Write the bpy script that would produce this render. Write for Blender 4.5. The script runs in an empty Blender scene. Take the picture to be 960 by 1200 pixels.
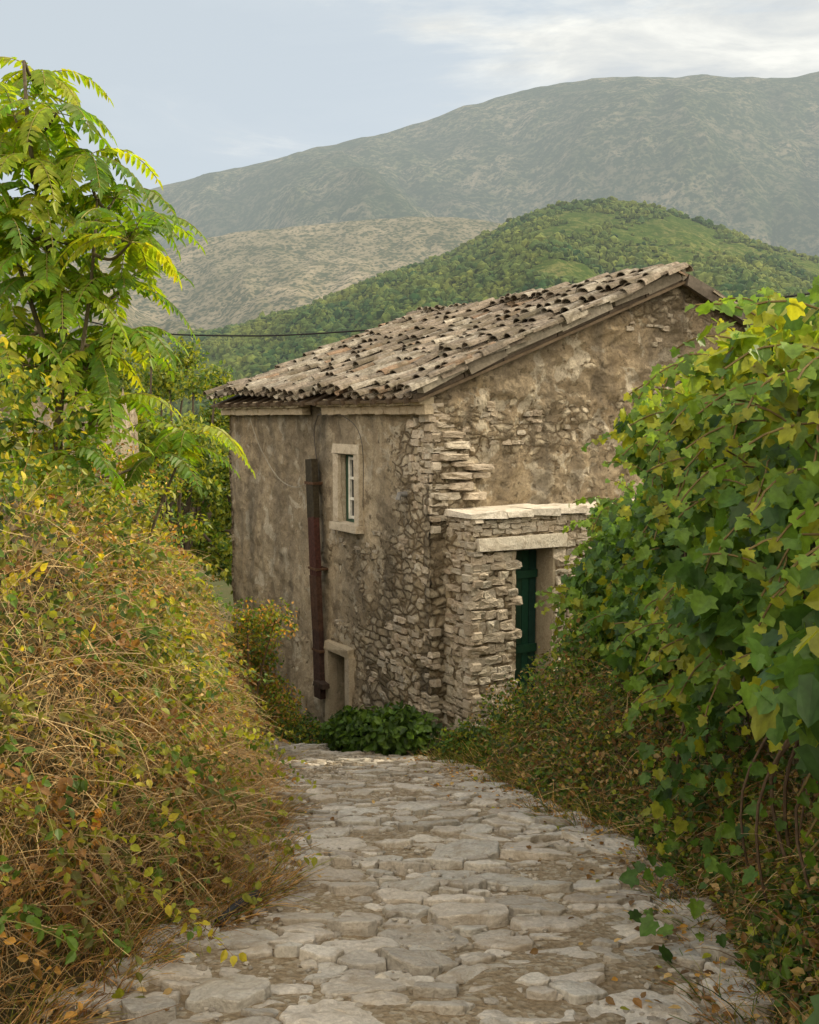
import bpy, math, random
import numpy as np
from mathutils import Vector, Matrix
import bmesh
random.seed(7); rng=np.random.default_rng(11); np.random.seed(5)
scene=bpy.context.scene
# ---------------------------------------------------------------- helpers
def sm(e0,e1,x):
    t=np.clip((np.asarray(x,float)-e0)/(e1-e0),0,1); return t*t*(3-2*t)
def _h(i,j,k):
    n=np.sin(i*127.1+j*311.7+k*74.7)*43758.5453
    return n-np.floor(n)
def vn(x,y,z=0.0):
    x,y,z=np.broadcast_arrays(np.asarray(x,float),np.asarray(y,float),np.asarray(z,float))
    i,j,k=np.floor(x),np.floor(y),np.floor(z)
    f,g,h=x-i,y-j,z-k
    f=f*f*(3-2*f);g=g*g*(3-2*g);h=h*h*(3-2*h)
    def L(a,b,t): return a+(b-a)*t
    return L(L(L(_h(i,j,k),_h(i+1,j,k),f),L(_h(i,j+1,k),_h(i+1,j+1,k),f),g),
             L(L(_h(i,j,k+1),_h(i+1,j,k+1),f),L(_h(i,j+1,k+1),_h(i+1,j+1,k+1),f),g),h)*2-1
def fbm(x,y,z=0.0,o=4):
    s=0;a=.5
    for q in range(o):
        s=s+a*vn(np.asarray(x)*2**q+q*17.3,np.asarray(y)*2**q+q*9.1,np.asarray(z)*2**q+q*3.7); a*=.5
    return s
def setcol(me,col):
    at=me.color_attributes.new(name="Col",type='FLOAT_COLOR',domain='POINT')
    c=np.ones((len(me.vertices),4),np.float32); c[:,:3]=col
    at.data.foreach_set("color",c.ravel())
def link(ob,parent=None):
    scene.collection.objects.link(ob)
    if parent: ob.parent=parent
    return ob
def mk(name,V,F,mat,parent=None,col=None,smooth=False):
    me=bpy.data.meshes.new(name)
    V=np.asarray(V,float)
    if isinstance(F,np.ndarray):
        k=F.shape[1]; n=F.shape[0]
        me.vertices.add(len(V)); me.vertices.foreach_set("co",V.astype(np.float32).ravel())
        me.loops.add(n*k); me.loops.foreach_set("vertex_index",F.astype(np.int32).ravel())
        me.polygons.add(n); me.polygons.foreach_set("loop_start",np.arange(0,n*k,k,dtype=np.int32))
        me.update(calc_edges=True); me.validate()
    else:
        me.from_pydata([tuple(v) for v in V],[],F)
    me.polygons.foreach_set("use_smooth",np.full(len(me.polygons),smooth))
    if col is not None: setcol(me,col)
    me.materials.append(mat); me.update()
    return link(bpy.data.objects.new(name,me),parent)
def empty(name,loc=(0,0,0),rz=0,parent=None):
    e=bpy.data.objects.new(name,None); e.location=loc; e.rotation_euler=(0,0,rz); link(e,parent); return e
def grid_faces(nr,nc):
    a=np.arange(nr*nc).reshape(nr,nc)
    return np.stack([a[:-1,:-1].ravel(),a[:-1,1:].ravel(),a[1:,1:].ravel(),a[1:,:-1].ravel()],1)
class Acc:
    def __init__(s): s.v=[];s.f=[];s.c=[]
    def add(s,v,f,c):
        o=len(s.v); s.v.extend([tuple(p) for p in v]); s.f.extend([tuple(i+o for i in q) for q in f]); s.c.extend([c]*len(v))
    def make(s,name,mat,parent=None,smooth=False): return mk(name,np.array(s.v),s.f,mat,parent,np.array(s.c),smooth)
def norm(a): return a/np.maximum(np.linalg.norm(a,axis=-1,keepdims=True),1e-9)
def instance(T,TF,pos,tip,nrm,scale,col):
    tip=norm(tip); side=norm(np.cross(tip,nrm)); n=np.cross(side,tip)
    s=scale[:,None,None]
    V=pos[:,None,:]+s*(T[None,:,0:1]*side[:,None,:]+T[None,:,1:2]*tip[:,None,:]+T[None,:,2:3]*n[:,None,:])
    K=len(T); N=len(pos)
    F=(TF[None]+np.arange(N)[:,None,None]*K).reshape(-1,TF.shape[1])
    return V.reshape(-1,3),F,np.repeat(col,K,axis=0)
def join(parts):
    V=[];F=[];C=[];o=0
    for v,f,c in parts: V.append(v);F.append(f+o);C.append(c);o+=len(v)
    return np.concatenate(V),np.concatenate(F),np.concatenate(C)
DIAM=np.array([[0,0,0],[.3,.4,.07],[0,1,-.08],[-.3,.4,.07]]); DF=np.array([[0,1,2,3]])
OVAL=np.array([[0,0,0],[.27,.22,.05],[.3,.55,.05],[0,1,-.1],[-.3,.55,.05],[-.27,.22,.05]]); OF=np.array([[0,1,2,3],[0,3,4,5]])
LANCE=np.array([[0,0,0],[.19,.25,.05],[.14,.68,0],[0,1,-.1],[-.14,.68,0],[-.19,.25,.05]])
_r=[(0,0,0),(.16,-.14,.02),(.46,-.04,.08),(.40,.18,.05),(.62,.42,.06),(.36,.50,.03),(.28,.74,0),(0,1.0,-.12)]
VINE=np.array(_r+[(-x,y,z) for x,y,z in _r[1:-1]]); VF=np.array([[0,1,2,3,4,5,6,7],[0,7,13,12,11,10,9,8]])
def strands(P,w,col):
    S,M,_=P.shape
    ax=norm(P[:,-1]-P[:,0]); r=norm(np.cross(ax,rng.normal(size=(S,3)))); q=np.cross(ax,r)
    offs=np.stack([r*math.cos(a)+q*math.sin(a) for a in (0,2.094,4.189)],1)
    tap=np.linspace(1,.35,M)[None,:,None,None]
    w=np.broadcast_to(np.asarray(w,float),(S,))[:,None,None,None]
    V=P[:,:,None,:]+offs[:,None]*tap*w
    idx=np.arange(S*M*3).reshape(S,M,3)
    fs=[]
    for k in range(3):
        k2=(k+1)%3
        fs.append(np.stack([idx[:,:-1,k],idx[:,:-1,k2],idx[:,1:,k2],idx[:,1:,k]],-1).reshape(-1,4))
    return V.reshape(-1,3),np.concatenate(fs),np.repeat(col,M*3,axis=0)
def tube(acc,pts,rad,c,n=7):
    pts=[Vector(p) for p in pts]; v=[];f=[]
    for i,p in enumerate(pts):
        t=(pts[min(i+1,len(pts)-1)]-pts[max(i-1,0)]).normalized()
        a=t.cross(Vector((.3,.9,.2))).normalized(); b=t.cross(a)
        r=rad[i] if hasattr(rad,'__len__') else rad
        for k in range(n):
            an=2*math.pi*k/n; v.append(p+(a*math.cos(an)+b*math.sin(an))*r)
    for i in range(len(pts)-1):
        for k in range(n):
            k2=(k+1)%n; f.append((i*n+k,i*n+k2,(i+1)*n+k2,(i+1)*n+k))
    f.append(tuple(range(n))); f.append(tuple(range(len(v)-n,len(v))))
    acc.add(v,f,c)
def bez(pts,n=10):
    pts=[Vector(p) for p in pts]; out=[]
    P=[pts[0]]+pts+[pts[-1]]
    for i in range(1,len(P)-2):
        for k in range(n):
            t=k/n; a,b,c,d=P[i-1],P[i],P[i+1],P[i+2]
            out.append(.5*((2*b)+(c-a)*t+(2*a-5*b+4*c-d)*t*t+(3*b-a-3*c+d)*t**3))
    out.append(pts[-1]); return out
def box(acc,c,sz,col,jit=0,rx=None):
    x,y,z=[s/2 for s in sz]
    v=[Vector((a*x,b*y,d*z)) for a,b,d in ((-1,-1,-1),(1,-1,-1),(1,1,-1),(-1,1,-1),(-1,-1,1),(1,-1,1),(1,1,1),(-1,1,1))]
    if rx is not None: v=[rx@p for p in v]
    v=[p+Vector(c)+Vector([random.uniform(-jit,jit) for _ in range(3)]) for p in v]
    acc.add(v,[(0,3,2,1),(4,5,6,7),(0,1,5,4),(1,2,6,5),(2,3,7,6),(3,0,4,7)],col)
# ---------------------------------------------------------------- materials
def newmat(name):
    m=bpy.data.materials.new(name); m.use_nodes=True; nt=m.node_tree; nt.nodes.clear()
    out=nt.nodes.new('ShaderNodeOutputMaterial'); return m,nt,out
def noise(nt,vec,sc,det=6,rough=.6,dist=0):
    n=nt.nodes.new('ShaderNodeTexNoise'); n.inputs['Scale'].default_value=sc; n.inputs['Detail'].default_value=det
    n.inputs['Roughness'].default_value=rough; n.inputs['Distortion'].default_value=dist
    nt.links.new(vec,n.inputs['Vector']); return n.outputs['Fac']
def ramp(nt,fac,stops):
    r=nt.nodes.new('ShaderNodeValToRGB'); e=r.color_ramp.elements
    while len(e)<len(stops): e.new(.5)
    for i,(p,c) in enumerate(stops):
        e[i].position=p; e[i].color=(c[0],c[1],c[2],1) if hasattr(c,'__len__') else (c,c,c,1)
    nt.links.new(fac,r.inputs['Fac']); return r.outputs['Color']
def mix(nt,fac,a,b,bt='MIX'):
    m=nt.nodes.new('ShaderNodeMix'); m.data_type='RGBA'; m.blend_type=bt
    for val,i in ((fac,0),(a,6),(b,7)):
        if isinstance(val,bpy.types.NodeSocket): nt.links.new(val,m.inputs[i])
        else: m.inputs[i].default_value=val if i==0 else (*val,1)
    return m.outputs[2]
def mth(nt,op,a,b=0.0,clamp=False):
    m=nt.nodes.new('ShaderNodeMath'); m.operation=op; m.use_clamp=clamp
    for v,i in ((a,0),(b,1)):
        if isinstance(v,bpy.types.NodeSocket): nt.links.new(v,m.inputs[i])
        else: m.inputs[i].default_value=v
    return m.outputs[0]
def mapping(nt,sc=(1,1,1),kind='Object'):
    t=nt.nodes.new('ShaderNodeTexCoord'); m=nt.nodes.new('ShaderNodeMapping'); m.inputs['Scale'].default_value=sc
    nt.links.new(t.outputs[kind],m.inputs['Vector']); return m.outputs['Vector']
def bump(nt,h,dist,strength=1,prev=None):
    b=nt.nodes.new('ShaderNodeBump'); b.inputs['Distance'].default_value=dist; b.inputs['Strength'].default_value=strength
    nt.links.new(h,b.inputs['Height'])
    if prev: nt.links.new(prev,b.inputs['Normal'])
    return b.outputs['Normal']
def princ(nt,out,col,rough=.85,nrm=None,spec=.3):
    p=nt.nodes.new('ShaderNodeBsdfPrincipled')
    if isinstance(col,bpy.types.NodeSocket): nt.links.new(col,p.inputs['Base Color'])
    else: p.inputs['Base Color'].default_value=(*col,1)
    p.inputs['Roughness'].default_value=rough; p.inputs['Specular IOR Level'].default_value=spec
    if nrm: nt.links.new(nrm,p.inputs['Normal'])
    if out: nt.links.new(p.outputs[0],out.inputs[0])
    return p
def attr(nt,name='Col'):
    a=nt.nodes.new('ShaderNodeAttribute'); a.attribute_name=name; return a.outputs['Color']
def leafmat(name,tr=.45,gain=(1.5,1.35,.6)):
    m,nt,out=newmat(name); c=attr(nt)
    v=mapping(nt); n=noise(nt,v,35,2); c2=mix(nt,1.0,c,ramp(nt,n,[(.3,.75),(.7,1.2)]),'MULTIPLY')
    p=princ(nt,None,c2,.5,spec=.35)
    t=nt.nodes.new('ShaderNodeBsdfTranslucent'); nt.links.new(mix(nt,1.0,c2,gain,'MULTIPLY'),t.inputs['Color'])
    ms=nt.nodes.new('ShaderNodeMixShader'); ms.inputs[0].default_value=tr
    nt.links.new(p.outputs[0],ms.inputs[1]); nt.links.new(t.outputs[0],ms.inputs[2]); nt.links.new(ms.outputs[0],out.inputs[0]); return m
M_leaf=leafmat("leaf",.45,(1.8,1.6,.55)); M_tree=leafmat("ailanthus_leaf",.5,(2.1,1.85,.5))
def simplemat(name,rough=.85,nsc=30,amt=(.7,1.25),bd=.003,det=5,moss=None):
    m,nt,out=newmat(name); c=attr(nt); v=mapping(nt); n=noise(nt,v,nsc,det,.65)
    n2=noise(nt,v,nsc/5,4)
    c2=mix(nt,1.0,c,ramp(nt,n,[(.3,amt[0]),(.7,amt[1])]),'MULTIPLY')
    c2=mix(nt,1.0,c2,ramp(nt,n2,[(.3,.75),(.7,1.15)]),'MULTIPLY')
    if moss:
        n3=noise(nt,v,3.0,6,.7); c2=mix(nt,ramp(nt,n3,[(.46,0),(.60,.8)]),c2,moss[0])
        n4=noise(nt,v,11,6,.7); c2=mix(nt,ramp(nt,n4,[(.57,0),(.66,.7)]),c2,moss[1])
    princ(nt,out,c2,rough,bump(nt,n,bd),.2); return m
M_stem=simplemat("dry_stem",.8,20,bd=.0005); M_bark=simplemat("bark",.9,40)
M_wood=simplemat("weathered_wood",.85,25); M_tile=simplemat("roof_tile",.95,28,(.5,1.45),.014,5,((.11,.093,.063),(.28,.255,.195)))
M_metal=simplemat("rusty_metal",.7,25,(.5,1.5),.003); M_paint=simplemat("old_paint",.5,20,(.85,1.1),.001)
M_hilltree=simplemat("distant_foliage",1.0,.8,(.7,1.2),.1)
def stonemat():
    m,nt,out=newmat("limestone"); c=attr(nt); v=mapping(nt)
    n=noise(nt,v,45,8,.7); n2=noise(nt,v,7,6,.65,.6); n3=noise(nt,v,1.6,3)
    c2=mix(nt,1.0,c,ramp(nt,n,[(.3,.70),(.65,1.15)]),'MULTIPLY')
    c2=mix(nt,ramp(nt,n2,[(.48,0),(.66,.6)]),c2,(.27,.215,.15))
    c2=mix(nt,ramp(nt,n3,[(.45,0),(.7,.35)]),c2,(.40,.33,.235))
    b=bump(nt,n2,.035); b=bump(nt,n,.011,1,b)
    princ(nt,out,c2,.85,b); return m
M_stone=stonemat()
def wallmat():
    m,nt,out=newmat("plaster_and_rubble")
    sep=nt.nodes.new('ShaderNodeSeparateColor'); nt.links.new(attr(nt),sep.inputs[0])
    mask,tone,dark=sep.outputs[0],sep.outputs[1],sep.outputs[2]
    v=mapping(nt)
    nv=nt.nodes.new('ShaderNodeTexNoise'); nv.inputs['Scale'].default_value=3.5; nv.inputs['Detail'].default_value=4; nt.links.new(v,nv.inputs['Vector'])
    vm=nt.nodes.new('ShaderNodeVectorMath'); vm.operation='MULTIPLY_ADD'; nt.links.new(nv.outputs['Color'],vm.inputs[0]); vm.inputs[1].default_value=(.2,.2,.16); nt.links.new(v,vm.inputs[2])
    mp=nt.nodes.new('ShaderNodeMapping'); mp.inputs['Scale'].default_value=(5.0,5.0,10); nt.links.new(vm.outputs[0],mp.inputs['Vector'])
    vc=nt.nodes.new('ShaderNodeTexVoronoi'); vc.inputs['Scale'].default_value=1; nt.links.new(mp.outputs[0],vc.inputs['Vector'])
    ve=nt.nodes.new('ShaderNodeTexVoronoi'); ve.feature='DISTANCE_TO_EDGE'; ve.inputs['Scale'].default_value=1; nt.links.new(mp.outputs[0],ve.inputs['Vector'])
    big=noise(nt,v,.9,6,.62,.3); mid=noise(nt,v,5.5,8,.7,.4); fine=noise(nt,v,38,6,.7)
    streak=noise(nt,mapping(nt,(3.2,3.2,.35)),1,5,.6)
    hole=noise(nt,v,13,5,.75,.5); patch=noise(nt,v,2.1,7,.6,.5)
    vs=nt.nodes.new('ShaderNodeSeparateColor'); nt.links.new(vc.outputs['Color'],vs.inputs[0])
    stone=ramp(nt,vs.outputs[0],[(0,(.30,.245,.165)),(.35,(.46,.39,.28)),(.7,(.60,.53,.41)),(1,(.38,.32,.23))])
    edge=ramp(nt,ve.outputs[0],[(.02,0),(.14,1)])
    rub=mix(nt,edge,(.21,.16,.10),stone)
    plA=ramp(nt,mid,[(.28,(.26,.19,.115)),(.5,(.43,.335,.215)),(.72,(.58,.48,.33))])
    plB=ramp(nt,mid,[(.28,(.40,.325,.225)),(.5,(.57,.485,.355)),(.72,(.70,.62,.48))])
    pl=mix(nt,tone,plA,plB)
    pl=mix(nt,ramp(nt,big,[(.42,0),(.58,.6)]),pl,(.31,.26,.19))
    pl=mix(nt,ramp(nt,patch,[(.56,0),(.585,.8)]),pl,(.62,.56,.45))
    pl=mix(nt,ramp(nt,patch,[(.38,.75),(.415,0)]),pl,(.25,.20,.14))
    pl=mix(nt,ramp(nt,hole,[(.30,.85),(.41,0)]),pl,(.12,.085,.05))
    thr=mth(nt,'ADD',mask,mth(nt,'MULTIPLY',mth(nt,'SUBTRACT',mid,.5),1.9))
    f=ramp(nt,thr,[(.45,0),(.54,1)])
    c=mix(nt,f,pl,rub)
    c=mix(nt,ramp(nt,streak,[(.48,0),(.68,.65)]),c,(.165,.145,.115))
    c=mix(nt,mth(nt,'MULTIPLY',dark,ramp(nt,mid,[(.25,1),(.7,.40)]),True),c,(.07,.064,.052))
    c=mix(nt,1.0,c,ramp(nt,fine,[(.3,.70),(.7,1.22)]),'MULTIPLY')
    hr=mth(nt,'MULTIPLY',mth(nt,'MINIMUM',ve.outputs[0],.2),3.6)
    hp=mth(nt,'ADD',mth(nt,'MULTIPLY',mid,1.1),.55)
    hh=nt.nodes.new('ShaderNodeMix'); hh.data_type='FLOAT'; nt.links.new(f,hh.inputs[0]); nt.links.new(hp,hh.inputs[2]); nt.links.new(hr,hh.inputs[3])
    b=bump(nt,hh.outputs[0],.09); b=bump(nt,hole,.045,.9,b); b=bump(nt,fine,.014,1,b)
    princ(nt,out,c,.92,b,.15); return m
M_wall=wallmat()
def dirtmat():
    m,nt,out=newmat("earth_and_gravel"); v=mapping(nt)
    n=noise(nt,v,2.2,5); n2=noise(nt,v,30,8,.75)
    vo=nt.nodes.new('ShaderNodeTexVoronoi'); vo.inputs['Scale'].default_value=38; nt.links.new(v,vo.inputs['Vector'])
    vs=nt.nodes.new('ShaderNodeSeparateColor'); nt.links.new(vo.outputs['Color'],vs.inputs[0])
    c=ramp(nt,n2,[(.3,(.17,.125,.075)),(.55,(.35,.28,.19)),(.75,(.50,.43,.325))])
    c=mix(nt,ramp(nt,vs.outputs[0],[(.6,0),(.8,.7)]),c,(.50,.45,.36))
    c=mix(nt,ramp(nt,n,[(.45,0),(.65,.5)]),c,(.22,.165,.10))
    b=bump(nt,vo.outputs['Distance'],.014); b=bump(nt,n2,.014,1,b)
    princ(nt,out,c,.95,b,.15); return m
M_dirt=dirtmat()
def groundmat():
    m,nt,out=newmat("soil_and_scrub"); v=mapping(nt)
    n=noise(nt,v,9,8,.7); nb=noise(nt,v,.08,6)
    c=ramp(nt,n,[(.3,(.05,.038,.02)),(.6,(.13,.095,.05)),(.8,(.19,.15,.07))])
    c=mix(nt,ramp(nt,nb,[(.35,.1),(.6,.7)]),c,(.05,.075,.025))
    princ(nt,out,c,.95,bump(nt,n,.05),.1); return m
M_ground=groundmat()
def hillmat(name,shrub,grass,rock,s1,thr=(.44,.56),bd=6,dl=.5,big=.6):
    m,nt,out=newmat(name); v=mapping(nt,(1,1,1))
    a=noise(nt,v,s1,8,.75); bgn=noise(nt,v,s1/14,6,.62,.4); r=noise(nt,v,s1/4,8,.78,.6)
    vo=nt.nodes.new('ShaderNodeTexVoronoi'); vo.inputs['Scale'].default_value=s1*1.8; nt.links.new(v,vo.inputs['Vector'])
    dots=ramp(nt,mth(nt,'ADD',vo.outputs['Distance'],mth(nt,'MULTIPLY',mth(nt,'SUBTRACT',r,.5),1.6)),[(.30,dl),(.48,0)])
    c=mix(nt,ramp(nt,r,[(.44,0),(.60,1)]),grass,rock)
    c=mix(nt,ramp(nt,a,[(thr[0],0),(thr[1],.9)]),c,shrub); c=mix(nt,dots,c,shrub)
    c=mix(nt,ramp(nt,bgn,[(.42,0),(.58,big)]),c,shrub)
    princ(nt,out,c,1,bump(nt,a,bd,.8),.0); return m
M_mtn=hillmat("mountain_scrub",(.030,.052,.028),(.115,.13,.07),(.24,.215,.15),.045,(.46,.55),10,.85)
M_sh=hillmat("dry_hill",(.05,.065,.028),(.23,.20,.12),(.38,.32,.22),.075,(.50,.59),6,.9,.4)
M_gh=hillmat("green_hill",(.045,.08,.018),(.12,.15,.04),(.19,.185,.075),.14,(.44,.54),3)
# ---------------------------------------------------------------- world & sun
AZ,EL=math.radians(66),math.radians(31)
w=bpy.data.worlds.new("World"); scene.world=w; w.use_nodes=True; nt=w.node_tree; nt.nodes.clear()
wo=nt.nodes.new('ShaderNodeOutputWorld'); bg=nt.nodes.new('ShaderNodeBackground'); bg.inputs[1].default_value=.15
sk=nt.nodes.new('ShaderNodeTexSky'); sk.sky_type='NISHITA'; sk.sun_disc=False; sk.sun_elevation=EL; sk.sun_rotation=AZ; sk.air_density=1.0; sk.dust_density=1.2; sk.ozone_density=1.2
tc=nt.nodes.new('ShaderNodeTexCoord'); mp=nt.nodes.new('ShaderNodeMapping'); mp.inputs['Scale'].default_value=(1.8,1.8,7.5); mp.inputs['Location'].default_value=(3.1,.4,1.3)
nt.links.new(tc.outputs['Generated'],mp.inputs['Vector'])
n=noise(nt,mp.outputs[0],1.9,9,.6,.5)
sx=nt.nodes.new('ShaderNodeSeparateXYZ'); nt.links.new(tc.outputs['Generated'],sx.inputs[0])
amt=mth(nt,'ADD',n,mth(nt,'MULTIPLY',sx.outputs[0],.70))
cf=ramp(nt,amt,[(.35,.70),(.66,.97)])
cc=ramp(nt,noise(nt,mp.outputs[0],3.2,8,.6,.4),[(.38,(5.2,5.3,5.5)),(.50,(7.2,7.0,6.6)),(.62,(9.8,9.4,8.5))])
veil=mix(nt,ramp(nt,amt,[(.45,0),(.64,1)]),(4.8,5.4,6.2),cc)
sky=mix(nt,cf,sk.outputs[0],veil)
back_fill=ramp(nt,mth(nt,'ADD',mth(nt,'MULTIPLY',sx.outputs[1],-1.0),mth(nt,'MULTIPLY',mth(nt,'SUBTRACT',n,.5),.5)),[(.02,0),(.35,1)])
sky=mix(nt,back_fill,sky,(18.5,16.0,12.4))  # bright warm cloud bank added behind the camera as soft fill
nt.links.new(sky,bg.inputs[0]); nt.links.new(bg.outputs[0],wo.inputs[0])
sd=Vector((math.sin(AZ)*math.cos(EL),math.cos(AZ)*math.cos(EL),math.sin(EL)))
sl=bpy.data.lights.new("sun",'SUN'); sl.energy=5.0; sl.angle=math.radians(1.0); sl.color=(1,.86,.60)
so=link(bpy.data.objects.new("sun",sl)); so.rotation_euler=sd.to_track_quat('Z','Y').to_euler()
scene.view_settings.view_transform='Standard'; scene.view_settings.look='None'; scene.view_settings.exposure=0
cam=bpy.data.cameras.new("camera"); cam.sensor_fit='VERTICAL'; cam.sensor_height=36; cam.lens=35; cam.clip_end=20000; cam.clip_start=.05
co=link(bpy.data.objects.new("camera",cam)); co.rotation_euler=(math.radians(90-5.4),0,0); scene.camera=co
# distant haze: faintly glowing volume added over the valley, its emission imitates airlight
hm,hnt,hout=newmat("glowing_haze")
va=hnt.nodes.new('ShaderNodeVolumeAbsorption'); va.inputs['Color'].default_value=(0,0,0,1); va.inputs['Density'].default_value=2.0e-4
em=hnt.nodes.new('ShaderNodeEmission'); em.inputs['Color'].default_value=(.64,.69,.68,1); em.inputs['Strength'].default_value=2.0e-4
ad=hnt.nodes.new('ShaderNodeAddShader'); hnt.links.new(va.outputs[0],ad.inputs[0]); hnt.links.new(em.outputs[0],ad.inputs[1]); hnt.links.new(ad.outputs[0],hout.inputs['Volume'])
ac=Acc()
ac.add([(-260,200,-120),(190,200,-120),(190,200,260),(-260,200,260),(-2700,3700,-120),(2100,3700,-120),(2100,3700,2400),(-2700,3700,2400)],[(0,1,2,3),(5,4,7,6),(4,0,3,7),(1,5,6,2),(3,2,6,7),(4,5,1,0)],(1,1,1)); ac.make("glowing_valley_haze",hm)
# ---------------------------------------------------------------- terrain functions
def pz(Y): return np.interp(Y,[-60,-5,3,8,10,22,60,150,400,700,6000],[6,-.65,-2.17,-3.12,-3.62,-6.86,-14,-20,-12,0,0])
def Lx(Y): return np.interp(Y,[-60,0,3.5,4.3,5.4,6.5,8.3,10,12,13.2,17,25],[-1.5,-1.5,-1.4,-1.15,-.90,-1.12,-1.42,-1.65,-2.2,-3.0,-5.6,-10.5])
def Rx(Y): return np.interp(Y,[-60,0,3.8,5,6.5,7.8,9,10.2,11.8,13.2,17,25],[1.2,1.2,1.3,1.5,1.35,.95,.7,.5,-.05,-.8,-3.1,-7.9])
def wx(Y): return np.interp(Y,[-5,4,6,9,11.7],[1.95,2.0,2.15,2.3,2.5])
def wt(Y): return np.interp(Y,[-5,6,7.6,8.6,9.6,11.7],[.35,.32,.12,-.35,-1.05,-1.15])
def gz(x,Y):
    x=np.asarray(x,float);Y=np.asarray(Y,float)
    b=pz(Y); dl=Lx(Y)-x; dr=x-Rx(Y)
    z=b+(1.1*sm(0,1.1,dl)+.16*np.clip(dl,0,7))*(1-.75*sm(11.5,14,Y))*(1-sm(40,80,np.abs(x)))
    z=z+.35*sm(.05,.8,dr)*(1-sm(20,40,Y))
    z2=wt(np.clip(Y,-5,11))-.3
    f=sm(2.2,2.5,x-(wx(Y)-2.0))*(1-sm(9.3,10.2,Y))
    z=z*(1-f)+np.maximum(z2,z)*f
    z=z+.05*fbm(x*1.3,Y*1.3)*sm(0,.5,np.maximum(dl,dr))
    z=z-.03*(1-sm(0,.1,np.maximum(dl,dr)))
    z=z+np.where(Y>30,fbm(x/30,Y/30)*3*sm(30,80,Y),0)
    return z
def axis(lo,hi,st,far):
    a=list(np.arange(lo,hi,st)); s=st; p=a[-1]
    while p<far: s*=1.25; p+=s; a.append(p)
    s=st;p=a[0];pre=[]
    while p>-far: s*=1.25; p-=s; pre.append(p)
    return np.array(pre[::-1]+a)
gx=axis(-7,5,.12,6000); gy=axis(-2,22,.12,6000)
X,Y=np.meshgrid(gx,gy); Z=gz(X,Y)
mk("ground",np.stack([X,Y,Z],-1).reshape(-1,3),grid_faces(*X.shape),M_ground,smooth=True)
# ---------------------------------------------------------------- hills
def hill(name,Yc,us,ts,mat,near,amp,nu=420,nr=170,fr=9.0,pw=1.15,seed=0,rough=.003):
    u=np.linspace(-1.3,1.3,nu); T=np.interp(u,us,ts)
    k=np.ones(13)/13; T=np.convolve(np.pad(T,6,'edge'),k,'valid')
    s=np.linspace(0,1.5,nr)
    U,S=np.meshgrid(u,s); Yy=Yc*(near+(1-near)*S); TT=np.broadcast_to(T,U.shape)
    pr=np.where(S<=1,np.clip(S,0,1)**pw*(1.12-.12*np.clip(S,0,1)**2),1-(S-1)*.9)
    pr=np.where(S<=1,pr,pr-.6*(S-1)**2)
    h=-25*(1-np.clip(S,0,1))+TT*Yc*pr
    rid=fbm(U*fr+seed,S*2.3+seed+U*3,0.0,5); win=np.clip(S*(1-S)*4,0,1)*.9+.05
    h=h+amp*Yc*rid*win+rough*Yc*fbm(U*fr*7,S*14+seed,0,4)*sm(0,.2,S)
    V=np.stack([U*Yy,Yy,h],-1).reshape(-1,3)
    mk(name,V,grid_faces(nr,nu),mat,smooth=True)
    return U*Yy,Yy,h,U,S
hill("mountain",3000,[-1.3,-.5,-.267,-.1416,0,.066,.132,.215,.289,.36,.396,.6,.9,1.3],[.1,.175,.220,.2485,.285,.3065,.3233,.3305,.3268,.323,.334,.38,.36,.3],M_mtn,.42,.11,fr=6,seed=3.3,rough=.004)
hill("hill",1750,[-1.3,-.5,-.24,-.185,-.127,-.05,.017,.075,.14,.25,.6,1.3],[.08,.14,.168,.182,.187,.195,.200,.196,.178,.14,.1,.08],M_sh,.5,.055,fr=9,seed=8.1)
HX,HY,HZ,HU,HS=hill("hill",850,[-1.3,-.3,-.15,-.084,-.025,.05,.1,.142,.192,.234,.293,.3526,.4035,.6,1.3],[.05,.07,.092,.113,.134,.167,.193,.208,.2165,.211,.19,.167,.1546,.12,.08],M_gh,.35,.045,fr=8,seed=5.2)
def ico(sub):
    bm=bmesh.new(); bmesh.ops.create_icosphere(bm,subdivisions=sub,radius=1); V=np.array([v.co[:] for v in bm.verts]); F=np.array([[v.index for v in f.verts] for f in bm.faces]); bm.free(); return V,F
def forest(name,pts,rad,mat,cols,sub=2):
    IV,IF=ico(sub)
    N=len(pts); K=len(IV); r=rad[:,None,None]
    jit=1+(rng.random((N,K,1))-.5)*.8
    st=np.stack([rng.uniform(.8,1.3,N),rng.uniform(.8,1.3,N),rng.uniform(.7,1.25,N)],1)[:,None,:]
    V=pts[:,None,:]+IV[None]*jit*r*st+np.array([0,0,.4])*r
    F=(IF[None]+np.arange(N)[:,None,None]*K).reshape(-1,3)
    c=np.repeat(cols,K,axis=0)*(.7+.6*rng.random((N*K,1)))
    return mk(name,V.reshape(-1,3),F,mat,col=c)
nr_,nu_=HX.shape; NT=42000
ri=rng.uniform(18,nr_*.68,NT); ci=rng.uniform(nu_*.30,nu_*.72,NT)
i0=ri.astype(int); j0=ci.astype(int); fi=ri-i0; fj=ci-j0
def bl(A): return (A[i0,j0]*(1-fi)*(1-fj)+A[i0+1,j0]*fi*(1-fj)+A[i0,j0+1]*(1-fi)*fj+A[i0+1,j0+1]*fi*fj)
px_,py_,pz_,ps_=bl(HX),bl(HY),bl(HZ),bl(HS)
dens=fbm(px_/45,py_/45,0,4)*1.3+.15-.16*ps_+.5*(rng.random(NT)-.5)
kp=dens>-.05; pts=np.stack([px_,py_,pz_],1)[kp]; n_=len(pts)
clump=fbm(pts[:,0]/25,pts[:,1]/25,1,3)[:,None]
cb=np.array([.050,.085,.020])+rng.random((n_,1))**1.5*np.array([.07,.07,.014])+np.clip(clump,-.3,.5)*np.array([.10,.085,.012])
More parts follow.
